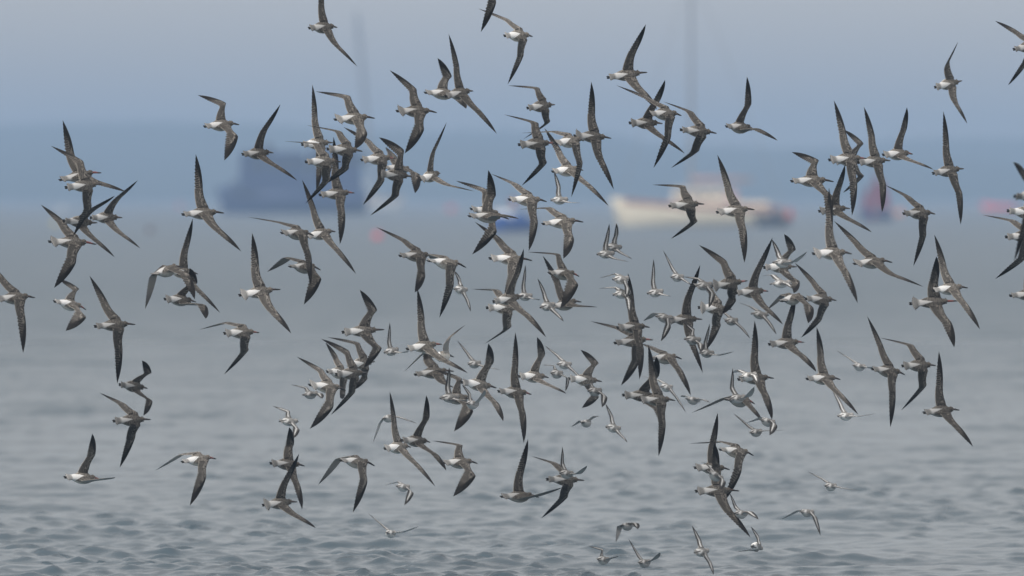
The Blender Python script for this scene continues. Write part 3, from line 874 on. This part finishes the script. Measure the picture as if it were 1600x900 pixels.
('G',(-0.409,60.85,2.056,0.957,-0.106,0.501,0.582,-0.244,0.736,-0.39,0.161,-1.051,-0.108,-1.502),
 'grey godwit at the centre with one long near wing hanging down'),
('S',(-0.344,65.346,1.847,1.174,-0.044,1.135,0.462,-0.002,-1.277,0.194,0.198,0.04,-0.809,0.111),
 'small wader just below the grey hanging-winged godwit'),
('G',(-1.336,60.778,2.241,1.081,-0.045,0.791,0.24,-0.519,-0.585,-0.534,0.109,-0.448,-0.52,-0.445),
 'godwit below the blue ship with level thin far wing and large white rump'),
('G',(-1.225,62.567,2.232,1.12,0.078,0.916,0.074,0.277,-0.559,0.413,-0.183,0.157,-0.366,0.125),
 'godwit below the blue ship with wings in one long diagonal'),
('G',(-1.346,63.385,2.01,1.077,-0.059,0.554,0.323,-0.29,0.274,-0.935,-0.339,-0.075,-1.239,-0.879),
 'godwit below the white-rumped pair with both wings drooping'),
('G',(0.017,61.976,1.228,1.035,-0.068,1.166,0.048,0.32,-0.333,0.43,-0.198,0.029,-0.54,-0.082),
 'godwit at the centre with perfectly vertical saw-edged wings'),
('G',(0.14,63.109,1.307,1.08,-0.04,1.14,0.595,0.552,-1.191,0.364,0.204,0.7,-1.06,0.553),
 'buff-bellied godwit right of the vertical-winged one, dark wing raised'),
('S',(0.349,65.012,1.351,1.136,-0.041,0.735,0.357,-0.098,-0.791,0.037,0.159,0.018,-0.662,0.121),
 'upper small pale wader between two dark-winged godwits near the centre'),
('S',(0.281,61.454,1.357,1.255,-0.05,0.698,0.926,0.043,-1.297,-0.185,0.668,0.057,-1.11,-0.39),
 'lower small pale wader between two dark-winged godwits near the centre'),
('G',(0.474,63.319,1.282,1.016,-0.063,1.396,0.902,0.129,-1.222,-0.003,0.943,-0.092,-1.219,-0.067),
 'godwit with brown hooked wing above, right of the small pale pair'),
('S',(0.512,60.381,1.269,1.172,-0.037,0.521,0.818,-0.003,-1.282,-0.311,-0.04,-0.071,-1.24,-0.356),
 'small wader in front of the brown hook-winged godwit\'s lower wing'),
('S',(0.495,65.211,0.959,1.277,-0.055,-0.204,0.908,0.105,-1.302,-0.219,0.882,0.289,-1.173,-0.087),
 'tiny white wader over open water below centre, wing tip curled'),
('S',(0.673,64.841,0.933,1.109,-0.087,0.982,0.39,0.152,-1,0.272,0.098,0.182,-0.944,0.309),
 'small white wader below the brown hook-winged godwit, wings in a diagonal'),
('S',(0.62,64.474,2.091,1.004,0.012,1.006,0.223,0.589,-0.742,0.79,0.12,0.586,-0.731,0.742),
 'front white wader of the close pair left of the yacht\'s bow'),
('S',(0.682,65.474,2.13,1.04,-0.026,1.169,0.329,0.502,-1.123,0.525,0.179,0.571,-0.885,0.637),
 'rear white wader of the close pair left of the yacht\'s bow'),
('G',(1.128,63.163,2.417,0.972,0.028,1.223,0.557,-0.349,-1.253,-0.574,0.928,-0.435,-1.181,-0.617),
 'godwit in front of the cream yacht with hooked wings'),
('G',(1.428,62.47,2.381,0.923,0.039,1.009,0.005,0.144,-0.438,0.342,-0.289,-0.094,-0.454,-0.317),
 'godwit in front of the cream yacht with long straight vertical wings')]
# ------------------------------------------------------------------ the flock
SPEC = {
    'G': dict(T=-.185, B=.215, S=(.035, .028, .018), A=.135, H=.225, c0=.110, c1=.084, thick=.011, lead=(.055, .036, .02),
              st=[(-.185, .029, .002, -.002), (-.165, .0245, .004, -.004), (-.145, .0205, .007, -.009), (-.120, .020, .012, -.015),
                  (-.092, .0245, .018, -.024), (-.060, .032, .025, -.033), (-.030, .0375, .029, -.039), (0, .0395, .031, -.042),
                  (.030, .038, .031, -.040), (.055, .033, .030, -.031), (.065, .026, .027, -.018), (.073, .0205, .029, -.009),
                  (.082, .0195, .033, -.006), (.091, .0190, .035, -.003), (.101, .0160, .031, 0), (.109, .0090, .023, .005), (.113, .005, .018, .008)]),
    'S': dict(T=-.105, B=.112, S=(.02, .017, .011), A=.07, H=.135, c0=.070, c1=.056, thick=.006, lead=(.032, .021, .012),
              st=[(-.105, 0.0165, 0.0011, -0.0011), (-.096, 0.0165, 0.0022, -0.0023), (-.085, 0.0142, 0.0045, -0.0046), (-.070, 0.0142, 0.0090, -0.0115),
                  (-.052, 0.0212, 0.0146, -0.0207), (-.034, 0.0271, 0.0190, -0.0276), (-.016, 0.0307, 0.0213, -0.0310), (.002, 0.0319, 0.0224, -0.0322),
                  (.018, 0.0307, 0.0224, -0.0310), (.032, 0.0271, 0.0202, -0.0264), (.044, 0.0201, 0.0179, -0.0149), (.053, 0.0171, 0.0202, -0.0069),
                  (.062, 0.0171, 0.0235, -0.0046), (.072, 0.0165, 0.0246, -0.0034), (.082, 0.0124, 0.0202, 0.0000), (.089, 0.0059, 0.0146, 0.0046), (.092, 0.0024, 0.0112, 0.0069)]),
}
RI = (9, 8, 7, 6, 5)            # body rings that carry the wing root, front to back
FR = (.07, .28, .54, .80, .965)


def unit(v): return v / (np.linalg.norm(v) + 1e-12)


def rotate_to(v, a, b):
    """carry v along by the smallest rotation that takes a to b"""
    ax = np.cross(a, b); s = np.linalg.norm(ax); c = float(a @ b)
    if s < 1e-6: return v
    ax /= s
    return v * c + np.cross(ax, v) * s + ax * (ax @ v) * (1 - c)


def direction(s, e, sg): return np.array([math.sin(s) * math.cos(e), sg * math.cos(s) * math.cos(e), math.sin(e)])


def build_bird_mesh(kind, wing, fan, name):
    sp = SPEC[kind]
    V, A, FACES = [], [], []
    n = 16
    nr = len(sp['st'])
    for i, (x, w, zt, zb) in enumerate(sp['st']):
        if i < 3: w = w * fan
        for j in range(n):
            a = 2 * math.pi * j / n
            ca, sa = math.cos(a), math.sin(a)
            xx = x
            if i == 0: xx = x + 0.022 * (abs(ca) ** 2) * (fan - 0.55) * (1 if kind == 'G' else .5) + 0.003 * (j % 2)
            V.append((xx, w * ca, zt * sa if sa > 0 else -zb * sa))
            A.append((0, 0, 0))
    def vid(i, j): return i * n + (j % n)
    skip = set()
    r0, r1 = RI[-1], RI[0]
    for i in range(r0, r1):
        for j in (0, 1, 6, 7): skip.add((i, j))
    for i in range(nr - 1):
        for j in range(n):
            if (i, j) in skip: continue
            FACES.append((vid(i, j), vid(i, j + 1), vid(i + 1, j + 1), vid(i + 1, j)))
    FACES.append(tuple(vid(0, j) for j in range(n)))
    FACES.append(tuple(vid(nr - 1, j) for j in range(n - 1, -1, -1)))
    for side, sg in ((0, 1), (1, -1)):
        s, e, sh, eh = wing[side * 4:side * 4 + 4]
        jt, jm, jb = ((2, 1, 0), (6, 7, 8))[side]
        root = [vid(i, jt) for i in RI] + [vid(r0, jm)] + [vid(i, jb) for i in RI[::-1]] + [vid(r1, jm)]
        for vv, f in zip(root, list(FR) + [1] + list(FR[::-1]) + [0]):
            A[vv] = (0, f, 0)
        S = np.array(sp['S']) * (1, sg, 1)
        L0 = np.array(sp['lead']) * (1, sg, 1)
        a = direction(s, e, sg); h = direction(sh, eh, sg)
        W = S + a * sp['A']; P = W + h * sp['H']
        X = np.array([1., 0, 0])
        ca = unit(-(X - (X @ a) * a))
        ch = rotate_to(ca, a, h)
        bend = math.acos(max(-1, min(1, float(a @ h))))
        # leading edge as a smoothed curve: front of the shoulder, wrist, tip
        na, nh = 12, 10
        M = 120
        tt = np.linspace(0, 1, M)[:, None]
        armc = L0 * (1 - tt) + W * tt + ca * (sp['A'] * .10 * np.sin(np.pi * tt) ** 1.2)
        ctrl = (W + P) / 2 - ch * (.15 * sp['H'])
        handc = W * (1 - tt) ** 2 + ctrl * 2 * tt * (1 - tt) + P * tt * tt
        # trailing edge: root, behind the wrist on the inside of the bend, tip
        R0 = np.array([sp['lead'][0] - sp['c0'] * 1.02, sg * sp['lead'][1] * .95, sp['lead'][2] * .75])
        mid = unit(a + h)
        TW = W + unit(rotate_to(ca, a, mid)) * (sp['c1'] * (1 + .10 * bend))
        te_a = R0 * (1 - tt) + TW * tt + ca * (sp['A'] * .05 * np.sin(np.pi * tt))
        tctrl = TW * .5 + P * .5 + ch * (.06 * sp['H'])
        te_h = TW * (1 - tt) ** 2 + tctrl * 2 * tt * (1 - tt) + P * tt * tt
        par = np.concatenate([tt[:, 0], 1 + tt[1:, 0]])
        wgt = np.sin(np.clip((par - .35) / 1.3, 0, 1) * np.pi)[:, None] ** .5
        def smooth(cv, n_it):
            cv = cv.copy()
            for it in range(n_it):
                cv[1:-1] += wgt[1:-1] * .5 * ((cv[:-2] + cv[2:]) / 2 - cv[1:-1])
            return cv
        curve = smooth(np.concatenate([armc, handc[1:]]), 60)
        trail = smooth(np.concatenate([te_a, te_h[1:]]), 400)
        secs = []
        for k in range(na):
            for q in (0.12, 0.95): secs.append((0, (k + q) / na, q > .5))
        for k in range(nh):
            for q in (0.05, 0.9): secs.append((1, (k + q) / nh, q > .5))
        secs.append((1, 0.997, True))
        prev = root
        for zone, t, outer in secs:
            uu = zone + t
            base = np.array([np.interp(uu, par, curve[:, c]) for c in range(3)])
            te = np.array([np.interp(uu, par, trail[:, c]) for c in range(3)])
            w_ = min(1, max(0, (uu - .5) / 1.0)); u = w_ * w_ * (3 - 2 * w_)
            span = unit(a * (1 - u) + h * u)
            chord = te - base
            cl = float(np.linalg.norm(chord))
            chord = unit(chord) if cl > .004 else unit(chord + ch * .004)
            zone = 'ah'[zone]
            nrm = unit(np.cross(span, chord)) * sg
            saw = 1.0 if outer else (0.93 if zone == 'a' else 0.84)
            cl *= saw
            if kind == 'G' and zone == 'a' and t < .2: cl *= 1.0
            th = sp['thick'] * ((1 - .55 * t) if zone == 'a' else .42 * (1 - t) + .05)
            camber = cl * .05
            ids = []
            def put(f, off, z):
                p = base + chord * (cl * f) + nrm * (off + camber * math.sin(math.pi * min(1, f)))
                V.append(tuple(p)); A.append((uu, f, z)); return len(V) - 1
            prof = [.75, 1.0, .55, .22, .08]
            for f, p in zip(FR, prof): ids.append(put(f, th * p, 1))
            ids.append(put(1.0, 0, 1))
            for f, p in zip(FR[::-1], prof[::-1]): ids.append(put(f, -th * p * .55, -1))
            ids.append(put(0.0, 0, .6))
            m = len(ids)
            for j in range(m):
                k = (j + 1) % m
                FACES.append((prev[j], prev[k], ids[k], ids[j]) if sg > 0 else (prev[k], prev[j], ids[j], ids[k]))
            prev = ids
        FACES.append(tuple(prev) if sg > 0 else tuple(prev[::-1]))
    bm = bmesh.new()
    vs = [bm.verts.new(v) for v in V]
    bm.verts.ensure_lookup_table()
    for f in FACES:
        bm.faces.new([vs[i] for i in f])
    loose = [v for v in bm.verts if not v.link_faces]
    keep = [i for i, v in enumerate(vs) if v.link_faces]
    bmesh.ops.delete(bm, geom=loose, context='VERTS')
    bmesh.ops.recalc_face_normals(bm, faces=bm.faces)
    me = bpy.data.meshes.new(name)
    bm.to_mesh(me); bm.free()
    att = me.attributes.new('plume', 'FLOAT_VECTOR', 'POINT')
    att.data.foreach_set('vector', np.array([A[i] for i in keep], dtype=np.float32).ravel())
    me.shade_smooth()
    return me


def plumage(name, P):
    m = Mat(name)
    att = N(m.nt, 'ShaderNodeAttribute', attribute_name='plume')
    pl = m.sep(att.outputs['Vector'])
    u, v, side = pl[0], pl[1], pl[2]
    pos = m.coords('Object')
    x, y, z = m.sep(pos)[:]
    info = N(m.nt, 'ShaderNodeObjectInfo')
    seed = info.outputs['Random']
    k = P['k']                                    # size relative to a godwit
    posn = N(m.nt, 'ShaderNodeVectorMath', operation='ADD')
    m.put(posn.inputs[0], pos); m.put(posn.inputs[1], m.combine(m.mul(seed, 7.0), m.mul(seed, 3.0), 0.0))
    pn = posn.outputs[0]
    speck = m.noise(pn, 110 / k, 3, 0.75)
    # ---- body
    up = m.step(z, -.012 * k, .010 * k)
    back = m.mix(m.step(speck, .38, .62), P['back_d'], P['back_l'])
    belly = m.mix(m.step(m.noise(pn, 60 / k, 2), .4, .7), P['belly'], P['belly2'])
    body = m.mix(up, belly, back)
    head = m.step(x, .060 * k, .074 * k)
    face = m.mix(m.step(z, .006 * k, .020 * k), P['face'], P['crown'])
    brow = m.mul(m.step(z, .022 * k, .024 * k), m.math('SUBTRACT', 1.0, m.step(z, .027 * k, .029 * k)), m.step(x, .084 * k, .090 * k))
    face = m.mix(m.mul(brow, .7), face, P['belly'])
    line = m.mul(m.step(z, .0155 * k, .017 * k), m.math('SUBTRACT', 1.0, m.step(z, .019 * k, .021 * k)), m.step(x, .098 * k, .102 * k))
    face = m.mix(m.mul(line, .7), face, P['tail'])
    body = m.mix(head, body, face)
    # white wedge from the tail up the back
    half = m.math('MULTIPLY', m.math('ADD', m.math('SUBTRACT', P['rump_x'], x), m.mul(m.math('SUBTRACT', speck, .5), .03 * k)), m.math('MULTIPLY_ADD', seed, .14, P['rump_w'] - .07))
    ay = m.math('ABSOLUTE', y)
    wedge = m.mul(m.step(m.math('SUBTRACT', half, ay), -.001, .005 * k), m.step(z, -.010 * k, -.002 * k))
    flank = m.math('SUBTRACT', 1.0, m.step(x, -.118 * k, -.092 * k))
    rump = m.math('MAXIMUM', wedge, m.mul(flank, .95))
    body = m.mix(m.mul(rump, P['rump_f']), body, m.mix(m.step(speck, .60, .75), P['rump'], P['rump_spot']))
    # tail bars
    tailm = m.math('SUBTRACT', 1.0, m.step(x, -.142 * k, -.118 * k))
    bars = m.step(m.math('SINE', m.math('ADD', m.mul(x, 620 / k), m.mul(ay, 260 / k))), -.3, .5)
    body = m.mix(m.mul(tailm, m.math('ADD', m.mul(bars, .45), .45)), body, P['tail'])
    if P.get('tail_line'):
        cl = m.mul(m.math('SUBTRACT', 1.0, m.step(ay, .004 * k, .009 * k)), m.math('SUBTRACT', 1.0, m.step(x, -.10 * k, -.06 * k)))
        body = m.mix(m.mul(cl, m.step(z, -.002, .002)), body, P['tail'])
    # ---- wing, upper side
    fu = m.math('MULTIPLY', u, 15.0)
    fr = m.math('FRACT', fu)
    scal = m.noise(m.combine(m.mul(u, 10.0), m.mul(v, 7.0), m.mul(seed, 50.0)), 1.0, 4, .75)
    arm = m.mix(m.step(scal, .44, .60), P['cov_d'], P['cov_l'])
    flight = m.mix(m.step(fr, .45, .9), P['fl_d'], P['fl_m'])
    notch = m.mul(m.step(fr, .50, .70), m.step(m.math('SINE', m.math('ADD', m.mul(v, 48.0), m.mul(m.noise(pn, 90.0, 1), 9.0))), -.2, .6))
    flight = m.mix(m.mul(notch, P['notch']), flight, P['fl_l'])
    top = m.mix(m.step(v, .50, .60), arm, flight)
    # dark outer hand: primary coverts and the leading primaries
    edge = m.math('SUBTRACT', m.math('ADD', m.mul(m.math('SUBTRACT', u, .92), .95), .06), v)
    hand = m.mul(m.step(u, .80, 1.0), m.step(edge, -.14, .10))
    hand = m.math('MAXIMUM', hand, m.step(u, 1.25, 1.7))
    top = m.mix(m.mul(hand, P['hand_f']), top, P['hand'])
    # pale trailing fringe of the arm and (small waders) the wing bar
    fringe = m.mul(m.step(v, .93, .97), m.math('SUBTRACT', 1.0, m.step(u, .9, 1.3)))
    top = m.mix(m.mul(fringe, P['fringe']), top, P['fl_l'])
    if P.get('bar'):
        bar = m.mul(m.step(v, .46, .52), m.math('SUBTRACT', 1.0, m.step(v, .64, .70)), m.math('SUBTRACT', 1.0, m.step(u, 1.5, 1.75)), m.step(u, .05, .15))
        top = m.mix(bar, top, (.82, .82, .80))
        lead = m.mul(m.math('SUBTRACT', 1.0, m.step(v, .16, .30)), m.step(u, .35, .6))
        top = m.mix(m.mul(lead, .85), top, P['hand'])
        te = m.mul(m.step(v, .72, .78), m.step(u, .25, .5))
        top = m.mix(m.mul(te, .8), top, P['hand'])
    # ---- wing, under side
    bar2 = m.step(m.math('SINE', m.math('ADD', m.mul(v, 52.0), m.mul(u, 30.0))), -.2, .6)
    under = m.mix(m.mul(bar2, P['ubar']), P['under'], P['under_d'])
    under = m.mix(m.mul(m.step(u, 1.2, 1.8), .7), under, P['under_t'])
    wing = m.mix(m.step(side, -.2, .2), under, top)
    out = m.mix(m.step(m.math('ABSOLUTE', side), .15, .6), body, wing)
    # individual tone
    tone = m.math('ADD', P['tone'] - .12, m.mul(m.mul(seed, seed), .75))
    hsv = N(m.nt, 'ShaderNodeHueSaturation')
    hsv.inputs['Saturation'].default_value = .68; m.put(hsv.inputs['Value'], tone); m.put(hsv.inputs['Color'], out)
    bumph = m.math('ADD', m.mul(speck, .4), m.mul(fr, m.math('ABSOLUTE', side)))
    return m.finish(hsv.outputs[0], .68, .25, bumph, .35, .004 * k)


PL_G = plumage('godwit_plumage', dict(k=1.0, back_d=(.065, .055, .045), back_l=(.33, .29, .24), belly=(.80, .74, .65), belly2=(.64, .57, .47),
    face=(.42, .36, .29), crown=(.17, .14, .11), rump_x=-.015, rump_w=.25, rump_f=1.0, rump=(.84, .83, .81), rump_spot=(.45, .42, .38),
    tail=(.06, .052, .046), cov_d=(.055, .047, .040), cov_l=(.40, .35, .295), fl_d=(.055, .048, .042), fl_m=(.12, .105, .09), fl_l=(.50, .45, .38), notch=.65,
    hand=(.012, .011, .012), hand_f=.93, fringe=.6, under=(.50, .47, .43), under_d=(.20, .18, .16), ubar=.55, under_t=(.14, .13, .13), tone=.80))
PL_S = plumage('small_wader_plumage', dict(k=.56, back_d=(.22, .21, .20), back_l=(.44, .43, .41), belly=(.86, .85, .82), belly2=(.80, .79, .76),
    face=(.80, .79, .77), crown=(.36, .34, .32), rump_x=-.018, rump_w=.55, rump_f=.85, rump=(.82, .82, .80), rump_spot=(.65, .64, .62),
    tail=(.09, .085, .085), tail_line=True, cov_d=(.19, .18, .17), cov_l=(.40, .38, .36), fl_d=(.13, .125, .12), fl_m=(.24, .23, .22), fl_l=(.70, .69, .66), notch=.2,
    hand=(.045, .042, .042), hand_f=.8, fringe=.5, bar=True, under=(.78, .77, .75), under_d=(.62, .61, .59), ubar=.3, under_t=(.42, .41, .40), tone=.78))

mb = Mat('bill_horn')
bx = mb.sep(mb.coords('Object'))[0]
M_bill = mb.finish(mb.mix(mb.step(bx, .155, .185), (.34, .10, .08), (.016, .013, .013)), .4, .4)
mb = Mat('bill_horn_dark')
bx = mb.sep(mb.coords('Object'))[0]
M_bill_dark = mb.finish(mb.mix(mb.step(bx, .128, .150), (.10, .055, .045), (.012, .010, .010)), .4, .4)
M_bill_s = paint('black_bill', (.02, .02, .02), .4, .1, 40)
M_eye = paint('dark_eye', (.006, .005, .005), .08, .1, 100, .6)
M_foot = paint('dark_foot', (.022, .022, .022), .6, .2, 60)


def small_parts(kind):
    G = kind == 'G'
    k = 1.0 if G else .56
    bm = bmesh.new()
    prof = [(.104, .0088, .0145), (.120, .0075, .0125), (.150, .0066, .0085), (.178, .0054, .002), (.200, .0044, -.002), (.213, .0030, -.0045), (.219, .0012, -.0052)] if G else \
           [(.086, .0044, .0085), (.095, .0034, .0065), (.105, .0027, .003), (.112, .0020, 0), (.115, .0009, -.0015)]
    loft(bm, [[(x, r * math.cos(a), zc + r * math.sin(a)) for a in [2 * math.pi * q / 8 for q in range(8)]] for x, r, zc in prof])
    bill = bm_mesh('bill', bm, True)
    eyes = []
    for s in (1, -1):
        bm = bmesh.new()
        bmesh.ops.create_icosphere(bm, subdivisions=2, radius=.0042 * k)
        c = (.095, .0152, .0190) if G else (.075, .0128, .0130)
        bmesh.ops.translate(bm, verts=bm.verts, vec=(c[0], c[1] * s, c[2]))
        eyes.append(bm_mesh('eye', bm, True))
    feet = []
    for s in (1, -1):
        bm = bmesh.new()
        pr = [(-.135, .003, .004), (-.165, .0032, .004), (-.180, .0042, .0045), (-.190, .0055, .005), (-.199, .0045, .005), (-.205, .0015, .005)]
        loft(bm, [[(x * k, s * yc * k + r * k * math.cos(a), -.006 * k + .6 * r * k * math.sin(a)) for a in [2 * math.pi * q / 8 for q in range(8)]] for x, r, yc in pr])
        feet.append(bm_mesh('foot', bm, True))
    return bill, eyes, feet


SMALL = {}
for kd in 'GS':
    b, e, f = small_parts(kd)
    SMALL[kd] = (b, e, f)
SMALL['G'][0].materials.append(M_bill)
bill_dark = SMALL['G'][0].copy(); bill_dark.materials.clear(); bill_dark.materials.append(M_bill_dark)
SMALL['S'][0].materials.append(M_bill_s)
for kd in 'GS':
    for me in SMALL[kd][1]: me.materials.append(M_eye)
    for me in SMALL[kd][2]: me.materials.append(M_foot)

for kind, v, label in BIRDS:
    fan = 1.75 if ('fan' in label or 'spread tail' in label) else random.uniform(.75, 1.2)
    nm = 'godwit' if kind == 'G' else 'sandpiper'
    me = build_bird_mesh(kind, v[6:14], fan, nm)
    me.materials.append(PL_G if kind == 'G' else PL_S)
    o = link(nm, me)
    o.location = v[:3]
    o.rotation_mode = 'XYZ'
    o.rotation_euler = (v[5], -v[4], v[3])
    tag(o, label, 'bird', 'godwits in the flock' if kind == 'G' else 'small pale waders in the flock')
    bill, eyes, feet = SMALL[kind]
    if kind == 'G':
        red = 'red-bill' in label or 'pink bill' in label or random.random() < .12
        link('bill', bill if red else bill_dark, o)
    else:
        link('bill', bill, o)
    for e in eyes: link('eye', e, o)
    for f in feet: link('foot', f, o)

# ------------------------------------------------------------------ sea haze
bm = bmesh.new()
box(bm, -4200, 4200, -60, 4100, -3, 33)
hz = link('haze', bm_mesh('haze', bm))
hm = bpy.data.materials.new('sea_haze')
hm.use_nodes = True
hm.node_tree.nodes.clear()
ho = hm.node_tree.nodes.new('ShaderNodeOutputMaterial')
hv = hm.node_tree.nodes.new('ShaderNodeVolumePrincipled')
hv.inputs['Color'].default_value = (0.53, 0.72, 1.0, 1)
hv.inputs['Density'].default_value = 0.00056
hv.inputs['Anisotropy'].default_value = 0.0
hm.node_tree.links.new(hv.outputs[0], ho.inputs['Volume'])
hz.data.materials.append(hm)
tag(hz, kind='stuff')
